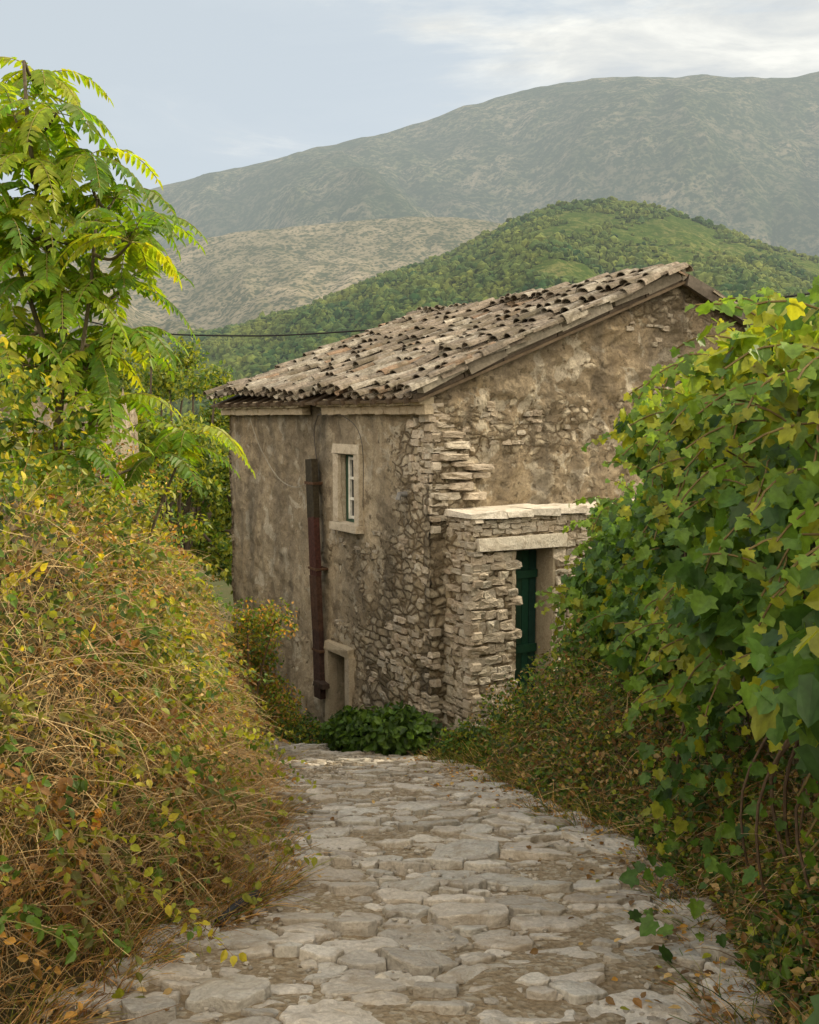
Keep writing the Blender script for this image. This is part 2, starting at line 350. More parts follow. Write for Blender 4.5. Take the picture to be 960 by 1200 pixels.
forest("distant_trees",pts,np.clip(.5+rng.gamma(2.2,.6,n_)*(1-.25*ps_[kp]),.5,3.2),M_hilltree,cb,1)
# ---------------------------------------------------------------- stones
def chaikin(p,a_=.86):
    q=[]
    n=len(p)
    for i in range(n):
        a=p[i];b=p[(i+1)%n]; q.append(a*a_+b*(1-a_)); q.append(a*(1-a_)+b*a_)
    return q
def clip(poly,mx,my,nx,ny):
    out=[];n=len(poly)
    for i in range(n):
        a=poly[i];b=poly[(i+1)%n]
        da=(a[0]-mx)*nx+(a[1]-my)*ny; db=(b[0]-mx)*nx+(b[1]-my)*ny
        if da<=0: out.append(a)
        if (da<0)!=(db<0) and abs(da-db)>1e-9:
            t=da/(da-db); out.append((a[0]+(b[0]-a[0])*t,a[1]+(b[1]-a[1])*t))
    return out
def path():
    root=empty("cobblestone_path")
    ys=np.arange(-1,22,.05); us=np.linspace(-.12,1.12,70)
    YY,UU=np.meshgrid(ys,us,indexing='ij'); XX=Lx(YY)+(Rx(YY)-Lx(YY))*UU
    ZZ=pz(YY)+.04*fbm(XX*2.2,YY*2.2,1,4)+.012*fbm(XX*9,YY*9,2,3)+.008-.05*sm(0,.12,np.abs(UU-.5)-.5)
    mk("path_bed",np.stack([XX,YY,ZZ],-1).reshape(-1,3),grid_faces(*YY.shape),M_dirt,root,smooth=True)
    pts=[]; sy=1.55; used=[]
    # dart-throwing with mixed radii: a few big slabs, many small stones in between
    def try_add(n,r0,r1):
        nonlocal used
        for _ in range(n):
            y=1.5+(19-1.5)*random.random()**1.0; x=random.uniform(float(Lx(y))-.08,float(Rx(y))+.04); r=random.uniform(r0,r1)
            q=(x,y*sy)
            if used:
                U_=ua[:len(used)]
                if np.any((U_[:,0]-q[0])**2+(U_[:,1]-q[1])**2<((U_[:,2]+r)*.92)**2): continue
            ua[len(used)]=(q[0],q[1],r); used.append(1)
    ua=np.zeros((9000,3))
    try_add(1500,.15,.23); try_add(6000,.09,.14); try_add(16000,.05,.08)
    W=ua[:len(used)]; acc=Acc()
    for i in range(len(W)):
        px,py,pr=W[i]; yw=py/sy
        bare=float(fbm(px*1.1+3,yw*.8,2,3))
        if bare>.12 and random.random()<.7: continue
        if random.random()<.07: continue
        d=np.hypot(W[:,0]-px,W[:,1]-py)-W[:,2]; nb=np.argsort(d)[:18]
        R_=pr*1.5; a0=random.random(); na=random.choice([5,6,7])
        poly=[(px+R_*math.cos(a0+k*2*math.pi/na),py+R_*math.sin(a0+k*2*math.pi/na)) for k in range(na)]
        for j in nb:
            if j==i: continue
            dx,dy=W[j,0]-px,W[j,1]-py; D=math.hypot(dx,dy); wgt=(D*D+pr*pr-W[j,2]**2)/(2*D*D)
            a=math.atan2(dy,dx)+random.gauss(0,.10)
            poly=clip(poly,px+dx*wgt*.965,py+dy*wgt*.965,math.cos(a),math.sin(a))
            if len(poly)<3: break
        if len(poly)<3: continue
        poly=[np.array((a,b/sy)) for a,b in poly]; c=sum(poly)/len(poly)
        sh=random.uniform(.88,.99); poly=[c+(p-c)*sh for p in poly]
        if max(np.linalg.norm(p-c) for p in poly)<.022: continue
        big=[]
        for a in range(len(poly)):
            p0=poly[a];p1=poly[(a+1)%len(poly)]; big.append(p0); L=np.linalg.norm(p1-p0)
            if L>.12:
                for q in (.25,.5,.75): big.append(p0*(1-q)+p1*q+np.random.uniform(-.013,.013,2))
            elif L>.05: big.append((p0+p1)/2+np.random.uniform(-.010,.010,2))
        poly=chaikin(big,random.uniform(.82,.94)); n=len(poly)
        h=min(.05,max(-.008,random.gauss(.014,.015))); tx,ty=random.gauss(0,.07),random.gauss(-.03,.10)
        v=[]
        rs=random.random()*50
        for sc,hh in ((1.05,-.07),(1.0,h-.007),(.965,h),(.72,h+.003),(.35,h+.002)):
            for p in poly:
                q=c+(p-c)*sc
                rz=.014*float(vn(q[0]*8,q[1]*8,rs))+.006*float(vn(q[0]*26,q[1]*26,rs)) if hh>-.05 else 0
                v.append((q[0],q[1],float(pz(q[1]))+.014+hh+rz+(q[0]-c[0])*tx+(q[1]-c[1])*ty))
        f=[]
        for r in range(4):
            for k in range(n): f.append((r*n+k,r*n+(k+1)%n,(r+1)*n+(k+1)%n,(r+1)*n+k))
        f.append(tuple(range(4*n,5*n)))
        g=random.uniform(.40,.68); t=random.uniform(-.01,.025)
        acc.add(v,f,(g+t,g*.95,g*.86-t*.6))
    acc.make("paving_stones",M_stone,root,False)
    N=17000; yy=1.5+13.5*rng.random(N)**.8+1; uu=rng.uniform(-.08,1.08,N); uu=np.where(rng.random(N)<.3,np.where(rng.random(N)<.5,rng.normal(-.02,.05,N),rng.normal(1.02,.05,N)),uu)
    xx=Lx(yy)+(Rx(yy)-Lx(yy))*uu
    kk=(fbm(xx*1.1+3,yy*.8,2,3)>.02)|(rng.random(N)<.5); xx=xx[kk]; yy=yy[kk]; N=len(xx)
    V0,F0=ico(1); r=rng.gamma(1.8,.0045,N)+.003
    off=V0[None]*(1+.5*(rng.random((N,len(V0),1))-.5))*r[:,None,None]*np.stack([rng.uniform(.8,1.5,N),rng.uniform(.7,1.2,N),rng.uniform(.4,.8,N)],1)[:,None,:]
    V=np.stack([xx,yy,pz(yy)+.02],1)[:,None,:]+off
    g=rng.uniform(.28,.6,(N,1)); c=np.repeat(g*np.array([1,.92,.8]),len(V0),axis=0)
    F=(F0[None]+np.arange(N)[:,None,None]*len(V0)).reshape(-1,3)
    mk("loose_gravel",V.reshape(-1,3),F,M_stone,root,c)
path()
def block(acc,O,U,Vv,N,w,h,d,col,jit=.16):
    k=16; pts=[]
    e=random.uniform(.18,.45); sk_=random.gauss(0,.12); tp=random.gauss(0,.18)
    for i in range(k):
        a=2*math.pi*(i+.5)/k; c,s=math.cos(a),math.sin(a)
        x=math.copysign(abs(c)**e,c)*w/2; y=math.copysign(abs(s)**e,s)*h/2
        y*=1+tp*x/w; x+=sk_*y
        q=1+jit*(random.random()-.5)*1.5; pts.append((x*q,y*q))
    v=[];tu,tv=random.gauss(0,.10),random.gauss(0,.12)
    for sc,dd in ((1.0,-.10),(1.0,d*.75),(.95,d*.98),(.62,d*1.02),(.25,d)):
        for x,y in pts:
            r=random.gauss(0,.0035)
            v.append(O+U*(x*sc)+Vv*(y*sc)+N*(dd+(x*tu+y*tv if dd>0 else 0)+(r if dd>0 else 0)))
    f=[]
    for r in range(4):
        for i in range(k): f.append((r*k+i,r*k+(i+1)%k,(r+1)*k+(i+1)%k,(r+1)*k+i))
    f.append(tuple(range(4*k,5*k))); acc.add(v,f,col)
def scol(a=.3,b=.52):
    g=random.uniform(a,b); t=random.uniform(0,.04); return (g+t,g*.93,g*.79-t*.5)
def course(acc,O,U,Vv,N,a0,a1,z0,z1,test,d=(.02,.05),hs=(.07,.15),ws=(.12,.32),ca=.3,cb=.52,keep=1.0):
    z=z0
    while z<z1:
        h=random.uniform(*hs); a=a0-random.uniform(0,.1)
        while a<a1:
            wd=random.uniform(*ws)*(.6 if random.random()<.3 else 1)
            if test(a+wd/2,z+h/2) and random.random()<keep:
                block(acc,O+U*(a+wd/2)+Vv*(z+h/2+random.uniform(-.02,.02)),U,Vv,N,wd*.95,h*random.uniform(.7,.98),random.uniform(*d),scol(ca,cb))
            a+=wd
        z+=h
# ---------------------------------------------------------------- the house
house=empty("stone_house",(.26,12,0),math.radians(31.05))
def wallsheet(name,O,U,N,a0,a1,z0,top,step,holes,dispf,colf,parent,mat=None):
    a=np.arange(a0,a1+step*.5,step); a[-1]=a1; zt=float(np.max(top(a))); z=np.arange(z0,zt+step,step)
    A,Zz=np.meshgrid(a,z); T=np.broadcast_to(top(a),A.shape)
    keep=np.ones((len(z)-1,len(a)-1),bool)
    Zc=np.minimum(Zz,T); keep&=~((Zz[:-1,:-1]>=T[:-1,:-1])&(Zz[:-1,1:]>=T[:-1,1:]))
    ac=(A[:-1,:-1]+A[1:,1:])/2; zc=(Zz[:-1,:-1]+Zz[1:,1:])/2
    for h in holes: keep&=~((ac>h[0])&(ac<h[1])&(zc>h[2])&(zc<h[3]))
    D=dispf(A,Zc)
    V=np.array(O)[None,None]+A[...,None]*np.array(U)+Zc[...,None]*np.array([0,0,1.])+D[...,None]*np.array(N)
    F=grid_faces(*A.shape)[keep.ravel()]
    m=colf(A,Zc)
    return mk(name,V.reshape(-1,3),F,mat or M_wall,parent,m.reshape(-1,3),True)
SL=.385
def gtop(a): return np.where(a<4.07,.30+SL*a,.30+SL*4.07-SL*(a-4.07))
WIN=(1.88,2.36,-1.46,-.50); LOW=(2.12,2.62,-5.4,-3.35)
def dl(a,z):
    d=.06*fbm(a*1.1,z*1.1,3,3)+.045*fbm(a*5,z*7,5,3)
    return d+np.where(a>3.05,-.03,.0)+.06*sm(-3.2,-4.6,z)
def cl(a,z):
    mask=.42*sm(1.9,.4,a)+.42*sm(-2.2,-3.2,z)*sm(3.1,2.6,a)+.18*sm(2.8,1.0,a)
    mask=mask+.6*fbm(a*1.0,z*1.0,8,3)-.02; mask=mask*sm(.25,-.35,z)+.14
    mask=np.where(a>3.05,.18+.25*fbm(a,z,2,2),mask)
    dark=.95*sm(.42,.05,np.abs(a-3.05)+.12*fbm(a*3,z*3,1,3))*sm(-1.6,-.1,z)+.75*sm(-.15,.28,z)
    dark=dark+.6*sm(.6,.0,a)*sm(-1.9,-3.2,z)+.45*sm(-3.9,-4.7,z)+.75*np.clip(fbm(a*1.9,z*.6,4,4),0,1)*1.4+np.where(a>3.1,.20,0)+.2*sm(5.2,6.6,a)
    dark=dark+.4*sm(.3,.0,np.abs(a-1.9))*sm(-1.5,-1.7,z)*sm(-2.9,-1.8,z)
    tone=np.where(a>3.05,.45,.80)+.7*fbm(a*.8,z*.8,6,2)
    return np.clip(np.stack([mask,tone,dark],-1),0,1)
wallsheet("side_wall",(0,0,0),(0,1,0),(-1,0,0),0,6.7,-8,lambda a:np.full_like(a,.30,dtype=float),.035,[WIN,LOW],dl,cl,house)
def dg(a,z): return .06*fbm(a*1.0,z*1.0,13,3)+.085*fbm(a*4.2,z*6,15,4)+.035*fbm(a*14,z*18,5,2)
def cg(a,z):
    mask=.36+.5*fbm(a*.9,z*1.3,20,3)+.25*sm(.9,.1,a)+.15*sm(-1,-3,z)
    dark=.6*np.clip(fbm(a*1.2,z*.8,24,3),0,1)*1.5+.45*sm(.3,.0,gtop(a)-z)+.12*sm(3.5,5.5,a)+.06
    tone=.10+.6*np.clip(fbm(a*1.1,z*1.4,30,3),0,1)*1.4
    return np.clip(np.stack([mask,tone,dark],-1),0,1)
wallsheet("gable_wall",(0,0,0),(1,0,0),(0,-1,0),0,5.6,-6,gtop,.03,[],dg,cg,house)
wallsheet("rear_wall",(5.6,0,0),(0,1,0),(1,0,0),0,6.7,-6,lambda a:np.full_like(a,1.28,dtype=float),.2,[],dg,cg,house)
wallsheet("far_gable_wall",(0,6.7,0),(1,0,0),(0,1,0),0,5.6,-8,gtop,.1,[],dg,cg,house)
acc=Acc(); X_=Vector((1,0,0));Y_=Vector((0,1,0));Z_=Vector((0,0,1))
def tst(a,z):
    m=.40*float(sm(1.5,.2,a))+.50*float(sm(-2.3,-3.2,z))*float(sm(3.0,2.5,a))+.12*float(sm(2.8,1.0,a))+1.0*float(fbm(a*1.2,z*1.2,8,3))
    inw=(WIN[0]-.2<a<WIN[1]+.2 and WIN[2]-.2<z<WIN[3]+.2) or (LOW[0]-.2<a<LOW[1]+.2 and z<LOW[3]+.25)
    return m+random.uniform(-.15,.15)>.48 and not inw and z<.0
course(acc,Vector((-.0,0,0)),Y_,Z_,-X_,0.0,3.0,-4.6,.1,tst,(.0,.018),(.05,.12),(.07,.25),.32,.54,.55)
def tstg(a,z): return (float(fbm(a*1.3,z*1.8,20,3))+(.3 if a<.5 else 0)-(.12 if a>1.2 else 0)+random.uniform(-.1,.1)>.14) and z<float(gtop(np.array(a)))-.25
course(acc,Vector((0,0,0)),X_,Z_,-Y_,0.05,5.3,-1.3,1.7,tstg,(.0,.03),(.04,.09),(.07,.2),.28,.46,.45)
z=-1.25
while z<.10:
    h=random.uniform(.06,.13); wd=random.uniform(.16,.36)
    block(acc,Vector((wd/2-.03,0,z+h/2)),X_,Z_,-Y_,wd,h*.85,random.uniform(.01,.05),scol(.36,.52))
    if random.random()<.6: block(acc,Vector((0,random.uniform(.08,.15),z+h/2)),Y_,Z_,-X_,random.uniform(.16,.3),h*.85,random.uniform(.01,.03),scol(.34,.5))
    z+=h
for (a,z,wd,h,d) in [(.28,-.20,.30,.08,.08),(.34,-.33,.34,.09,.10),(.28,-.47,.40,.08,.14),(.40,-.56,.3,.06,.12),(.62,-.60,.36,.07,.22),(.64,-.70,.26,.07,.15),(.30,-.70,.36,.08,.16),(.40,-.83,.34,.10,.14),(.2,-.95,.36,.09,.10),(.60,-.96,.3,.09,.12),(.18,-.08,.24,.07,.06)]:
    block(acc,Vector((a,0,z)),X_,Z_,-Y_,wd,h,d,scol(.36,.52))
acc.make("exposed_stones",M_stone,house)
acc=Acc()
for (b0,b1,x0) in ((-.03,2.75,0),(3.35,6.75,-.02)):
    nseg=14
    for k in range(nseg):
        y0=b0+(b1-b0)*k/nseg; y1=b0+(b1-b0)*(k+1)/nseg-.002
        box(acc,(-.085+x0,(y0+y1)/2,.205),(.2,y1-y0,.10),(.46,.39,.28),.009)
        box(acc,(-.05+x0,(y0+y1)/2,.10),(.13,y1-y0,.105),(.43,.36,.26),.009)
acc.make("cornice",M_stone,house)
acc=Acc(); a0,a1,z0,z1=WIN; c=(.54,.48,.38)
box(acc,(-.0,(a0+a1)/2,z1+.07),(.14,a1-a0+.32,.14),c,.01); box(acc,(-.03,(a0+a1)/2,z0-.055),(.2,a1-a0+.32,.11),c,.01)
box(acc,(-.0,a0-.075,(z0+z1)/2),(.13,.145,z1-z0-.004),c,.01); box(acc,(-.0,a1+.075,(z0+z1)/2),(.13,.145,z1-z0-.004),c,.01)
acc.make("window_surround",M_stone,house)
def reveal(nm,h,depth,col,backcol):
    a0,a1,z0,z1=h; ac=Acc(); e=.01
    for (p,s) in ((( depth/2,a0-e-.02,(z0+z1)/2),(depth,.04,z1-z0)),((depth/2,a1+e+.02,(z0+z1)/2),(depth,.04,z1-z0)),((depth/2,(a0+a1)/2,z1+.03),(depth,a1-a0+.1,.04)),((depth/2,(a0+a1)/2,z0-.03),(depth,a1-a0+.1,.04))):
        box(ac,p,s,col)
    box(ac,(depth+.03,(a0+a1)/2,(z0+z1)/2),(.04,a1-a0+.1,z1-z0+.1),backcol)  # near-black back panel stands in for the unlit interior
    ac.make(nm,M_stone,house)
reveal("window_reveal",WIN,.28,(.35,.3,.22),(.01,.01,.01)); reveal("lower_opening_reveal",LOW,.4,(.3,.26,.19),(.012,.01,.008))
acc=Acc(); wc=(.74,.74,.70); gc=(.05,.10,.07)
xw=.10
for s,yy in ((-1,a0+.025),(1,a1-.025)): box(acc,(xw,yy,(z0+z1)/2),(.06,.05,z1-z0),gc)
for zz in (z0+.02,z1-.02): box(acc,(xw,(a0+a1)/2,zz),(.058,a1-a0-.102,.04),gc)
for yy in (a0+.074,(a0+a1)/2,a1-.074): box(acc,(xw,yy,(z0+z1)/2),(.04,.045,z1-z0-.084),wc)
for zz in (z0+.068,z0+.33,z0+.62,z1-.068): box(acc,(xw-.003,(a0+a1)/2,zz),(.035,a1-a0-.11,.036),wc)
acc.make("window_frame",M_paint,house)
gm,gnt,gout=newmat("old_glass"); princ(gnt,gout,(.02,.022,.022),.3,None,.25)
g=Acc(); box(g,(xw+.02,(a0+a1)/2,(z0+z1)/2),(.008,a1-a0-.10,z1-z0-.09),(1,1,1)); g.make("window_glass",gm,house)
acc=Acc(); a0,a1,z0,z1=LOW
box(acc,(-.03,(a0+a1)/2,z1+.06),(.16,a1-a0+.26,.12),(.42,.36,.26),.012)
box(acc,(-.03,a0-.075,(z0+z1)/2),(.14,.15,z1-z0),(.44,.38,.29),.012); box(acc,(-.03,a1+.065,(z0+z1)/2),(.14,.13,z1-z0),(.36,.31,.23),.012)
acc.make("lower_opening_surround",M_stone,house)
# dark brown board leaning down the wall
acc=Acc(); rc=(.050,.027,.018)
pp_=[(-.12,3.08,-.60),(-.125,3.02,-1.45),(-.13,2.95,-2.3),(-.14,2.89,-3.1),(-.14,2.82,-4.1)]
for i in range(4):
    p,q=Vector(pp_[i]),Vector(pp_[i+1]); m=(p+q)/2; ang=math.atan2(p.y-q.y,p.z-q.z)
    box(acc,m,(.09,.23-.006*i,(p-q).length+.01),tuple(c*random.uniform(.7,1.3) for c in rc),.009,Matrix.Rotation(-ang,3,'X'))
for (zz,yy) in ((-.95,3.06),(-2.2,2.96),(-3.4,2.87)): box(acc,(-.09,yy,zz),(.19,.28,.035),(.09,.05,.03),.004)
box(acc,(-.19,2.66,-3.86),(.12,.30,.07),(.045,.03,.022),.015)
acc.make("brown_board",M_metal,house)
acc=Acc(); tube(acc,[(-.02,.55,-.95),(-.12,.55,-.95),(-.14,.55,-1.02)],.035,(.2,.2,.2),8)
tube(acc,bez([(-.1,5.5,.0),(-.08,5.1,-.5),(-.07,4.4,-.95),(-.07,3.7,-1.05),(-.07,3.2,-.85)],8),.006,(.32,.30,.25),5)
tube(acc,bez([(-.07,2.95,.05),(-.07,3.1,-.2),(-.07,3.02,-.6)],8),.01,(.08,.07,.06),5)
tube(acc,bez([(-.10,2.9,.05),(-.10,2.1,.02),(-.09,1.6,-.3),(-.06,1.62,-1.2)],8),.006,(.10,.09,.08),5)
acc.make("wall_cable",M_paint,house)
# ---- roof
ti=Acc(); TH=math.atan(SL)
def tcol():
    r=random.random()
    if r<.6: g=random.uniform(.14,.26); return (g*1.1,g*.93,g*.75)
    if r<.88: g=random.uniform(.24,.40); return (g,g*.91,g*.76)
    if r<.94: g=random.uniform(.8,1.1); return (.25*g,.175*g,.12*g)
    return (.08,.072,.055)
def tile(O,U,D,N,r0,r1,L,col,up=1):
    n=6;v=[]
    for (rr,dd) in ((r0,0),(r1,L)):
        for th in (0,.016):
            for i in range(n+1):
                a=math.pi*i/n; v.append(O+D*dd+U*math.cos(a)*(rr-th)+N*up*(math.sin(a)*(rr-th)*.7))
    m=n+1;f=[]
    for i in range(n):
        f+= [(i,i+1,2*m+i+1,2*m+i),(m+i,m+i+1,3*m+i+1,3*m+i),(i,i+1,m+i+1,m+i),(2*m+i,2*m+i+1,3*m+i+1,3*m+i)]
    f+=[(0,m,3*m,2*m),(n,m+n,3*m+n,2*m+n)]
    ti.add(v,f,col)
def slope(dirx,s0x,s0z,nrow,ylo=-.16,yhi=6.98):
    D=Vector((-dirx*math.cos(TH),0,-math.sin(TH))); N=Vector((-dirx*math.sin(TH),0,math.cos(TH)))
    y=ylo+.1
    while y<yhi:
        wob=random.uniform(-.03,.03)
        for r in range(nrow):
            s=.335*r
            x=s0x-D.x*s; zz=s0z-D.z*s
            sag=-.13*math.sin(math.pi*min(max((y-ylo)/(yhi-ylo),0),1))*math.sin(math.pi*r/nrow)+.09*float(vn(y*.9,r*.35,dirx*3))
            U=(Y_+X_*random.gauss(0,.12)).normalized()
            DD=(D+Y_*random.gauss(0,.10)+N*random.gauss(.0,.04)).normalized()
            O=Vector((x,y+wob+random.gauss(0,.022),zz))+N*(.085+sag+random.gauss(0,.018))-DD*.40
            if random.random()>.06: tile(O,U,(DD+N*.05).normalized(),N,.085,.104,random.uniform(.33,.48),tcol(),1)
            O2=Vector((x,y+.115+random.gauss(0,.008),zz))+N*(.085+sag)-DD*.40
            tile(O2,U,DD,N,.10,.085,.44,tcol(),-1)
        y+=.228
slope(1,-.26,.30,14)
slope(-1,5.86,1.26,6)
y=-.15
while y<6.9:
    sg=.07*float(vn(y*1.2,5,2))-.08*math.sin(math.pi*(y+.15)/7)
    if random.random()>.08: tile(Vector((4.07,y,.30+SL*4.07+.13+sg+random.gauss(0,.022))),X_,(Y_+X_*random.gauss(0,.08)+Z_*random.gauss(.03,.06)).normalized(),Z_,.13,.115,.44,tcol(),1)
    y+=.34
for k in range(17):
    s=.02+k*.272; x=-.26+math.cos(TH)*s; zz=.30+math.sin(TH)*s
    D=Vector((-math.cos(TH),0,-math.sin(TH)))
    tile(Vector((x+.2,-.12+random.gauss(0,.02),zz+.18+random.gauss(0,.02))),(Y_+Z_*random.gauss(0,.2)).normalized(),(D+Y_*random.gauss(0,.08)).normalized(),Z_,.09,.10,.4,tcol(),1)
ti.make("roof_tiles",M_tile,house)
acc=Acc()
RL=Matrix.Rotation(-TH,3,'Y'); RR=Matrix.Rotation(TH,3,'Y')
Lr=4.33/math.cos(TH)
mid=Vector((-.26+2.165,3.35,.30+SL*1.905+.0)); box(acc,(mid.x,3.40,mid.z+.0),(Lr,7.05,.035),(.12,.09,.06),0,RL)
box(acc,((4.07+5.86)/2,3.40,.30+SL*4.07-SL*.895+.0),(1.79/math.cos(TH),7.05,.035),(.12,.09,.06),0,RR)
s=0.0
while s<Lr-.05:
    L=min(random.uniform(.4,1.0),Lr-s); m=s+L/2; x=-.26+math.cos(TH)*m; zz=.30+math.sin(TH)*m
    box(acc,(x,-.10+random.uniform(-.03,.03),zz+.045+random.uniform(-.03,.03)),(L-.008,.07,random.uniform(.09,.18)),(.16,.14,.11) if random.random()<.6 else (.26,.235,.19),.025,RL)
    box(acc,(x,-.02,zz-.05+random.uniform(-.01,.01)),(L-.008,.12,.07),(.10,.08,.06),.012,RL); s+=L
s=0
while s<1.8:
    L=.6; m=s+L/2; x=4.09+math.cos(TH)*m; zz=.30+SL*4.07-math.sin(TH)*m
    box(acc,(x,-.13+random.uniform(-.02,.02),zz+.03),(L-.01,.09,.17),(.10,.085,.07),.015,RR); s+=L
y=.1
while y<6.8:
    box(acc,(-.11,y,.275),(.42,.07,.07),(.09,.065,.045),.006,RL); y+=.42
acc.make("roof_timbers",M_wood,house)
# ---- gateway in front
GO=Vector((0,-.7,0))
OP=(.62,1.20,-6,-1.60)
def dgt(a,z): return .03*fbm(a*3,z*4,44,3)
def cgt(a,z):
    return np.clip(np.stack([.75+.2*fbm(a*2,z*2,4,2),np.full_like(a,.8),.25*np.clip(fbm(a*2,z*2,9,3),0,1)+.0*a],-1),0,1)
th=math.radians(31.05)
gate=empty("gate_wall",(.26+.22*math.cos(th)-.13*math.sin(th),12+.22*math.sin(th)+.13*math.cos(th),0),th)
wallsheet("front_face",(0,-.7,0),(1,0,0),(0,-1,0),0,3.0,-6,lambda a:np.full_like(a,-1.2,dtype=float),.04,[OP],dgt,cgt,gate)
wallsheet("flank_face",(0,-.7,0),(0,1,0),(-1,0,0),0,.7,-6,lambda a:np.full_like(a,-1.2,dtype=float),.04,[],dgt,cgt,gate)
acc=Acc()
tg=lambda a,z: not(OP[0]-.02<a<OP[1]+.02 and z<OP[3]+.02) and not(.0<a<1.35 and -1.62<z<-1.44)
course(acc,GO,X_,Z_,-Y_,0,.56,-4.6,-1.66,tg,(.01,.035),(.08,.16),(.14,.30),.38,.58)
course(acc,GO,X_,Z_,-Y_,1.30,3.0,-4.6,-1.30,tg,(.01,.035),(.06,.13),(.12,.28),.38,.58)
course(acc,GO,X_,Z_,-Y_,0.02,1.35,-1.40,-1.22,tg,(.01,.03),(.05,.08),(.12,.26),.42,.58)
course(acc,GO,Y_,Z_,-X_,0.0,.68,-4.6,-1.22,lambda a,z:True,(.01,.025),(.06,.13),(.12,.28),.32,.50,.85)
acc.make("stonework",M_stone,gate)
acc=Acc()
a=-.06
while a<3.0:
    L=random.uniform(.35,.7); box(acc,(a+L/2,-.38,-1.15+random.uniform(-.012,.012)),(L-.006,.80,.085),(.68,.64,.57),.018); a+=L
box(acc,(.72,-.62,-1.505),(1.34,.30,.145),(.62,.58,.50),.016)
box(acc,(.60,-.45,-3.2),(.045,.52,3.3),(.42,.36,.27),.004); box(acc,(1.225,-.45,-3.2),(.045,.52,3.3),(.42,.36,.27),.004)
acc.make("coping_and_lintel",M_stone,gate)
acc=Acc(); dg_=(.013,.055,.034)
for k in range(5): box(acc,(.668+k*.112,-.40,-2.85),(.106,.04,2.46),tuple(q*random.uniform(.8,1.2) for q in dg_),.003)
for zz in (-1.95,-2.9,-3.7): box(acc,(.9,-.435,zz),(.54,.03,.10),dg_)
box(acc,(.9,-.32,-2.9),(.62,.02,2.6),(.01,.01,.01))
acc.make("green_door",M_paint,gate)
# ---------------------------------------------------------------- right retaining wall
def rwall():
    ys=np.arange(.5,11.6,.07)
    root=empty("retaining_wall")
    t=np.linspace(0,1,60)
    YY,TT=np.meshgrid(ys,t,indexing='ij'); top=wt(YY)-.05; bot=pz(YY)-.4
    Zz=bot+(top-bot)*TT; Xx=wx(YY)-.04+.06*fbm(YY*3,Zz*4,1,3)
    c=np.stack([np.full_like(YY,.8),np.full_like(YY,.5),np.full_like(YY,.25)],-1)
    mk("face",np.stack([Xx,YY,Zz],-1).reshape(-1,3),grid_faces(*YY.shape),M_wall,root,c.reshape(-1,3),True)
    T2=np.linspace(0,.55,6); YY,UU=np.meshgrid(ys,T2,indexing='ij')
    c=np.stack([np.full_like(YY,.8),np.full_like(YY,.5),np.full_like(YY,.25)],-1)
    mk("top",np.stack([wx(YY)-.05+UU,YY,wt(YY)-.05+.03*fbm(YY*4,UU*4)],-1).reshape(-1,3),grid_faces(*YY.shape),M_wall,root,c.reshape(-1,3),True)
rwall()
# ---------------------------------------------------------------- ruined wall behind the tree
ruin=empty("ruined_house",(-6.2,9.2,0),math.radians(12))
def rt(a): return 1.15+.25*vn(a*2.2,3)-.9*sm(2.2,3.4,a)
def cr(a,z): return np.clip(np.stack([.35+.3*fbm(a,z,3,3),.9+0*a,.25*np.clip(fbm(a*2,z,5,3),0,1)],-1),0,1)
wallsheet("wall",(0,0,0),(1,0,0),(0,-1,0),0,3.4,-3.5,rt,.05,[],lambda a,z:.05*fbm(a*3,z*3,2,3),cr,ruin)
wallsheet("wall_return",(3.4,0,0),(0,1,0),(1,0,0),0,3.2,-3.5,lambda a:.25+.2*vn(a*2,7)-.1*a,.06,[],lambda a,z:.05*fbm(a*3,z*3,2,3),cr,ruin)
# ---------------------------------------------------------------- cables
acc=Acc()
hs=lambda a,b,z:(.26+.857*a-.516*b,12+.516*a+.857*b,z)
tube(acc,bez([(-9,22,2.7),(-6,21,1.85),(-3.2,20,1.62),hs(2.9,6.95,1.68)],10),.017,(.02,.02,.02),5)
tube(acc,bez([hs(5.0,-.3,1.66),(5.5,14.2,1.72),(6.6,14.6,2.0),(11,16,3.4)],8),.017,(.02,.02,.02),5)
acc.make("power_cable",M_paint)
acc=Acc(); tube(acc,bez([(-.93,4.62,-2.44),(-.86,4.75,-2.42),(-.80,4.9,-2.44),(-.80,5.05,-2.5)],6),.022,(.03,.032,.035),9)
acc.make("rubber_hose",M_paint,smooth=True)
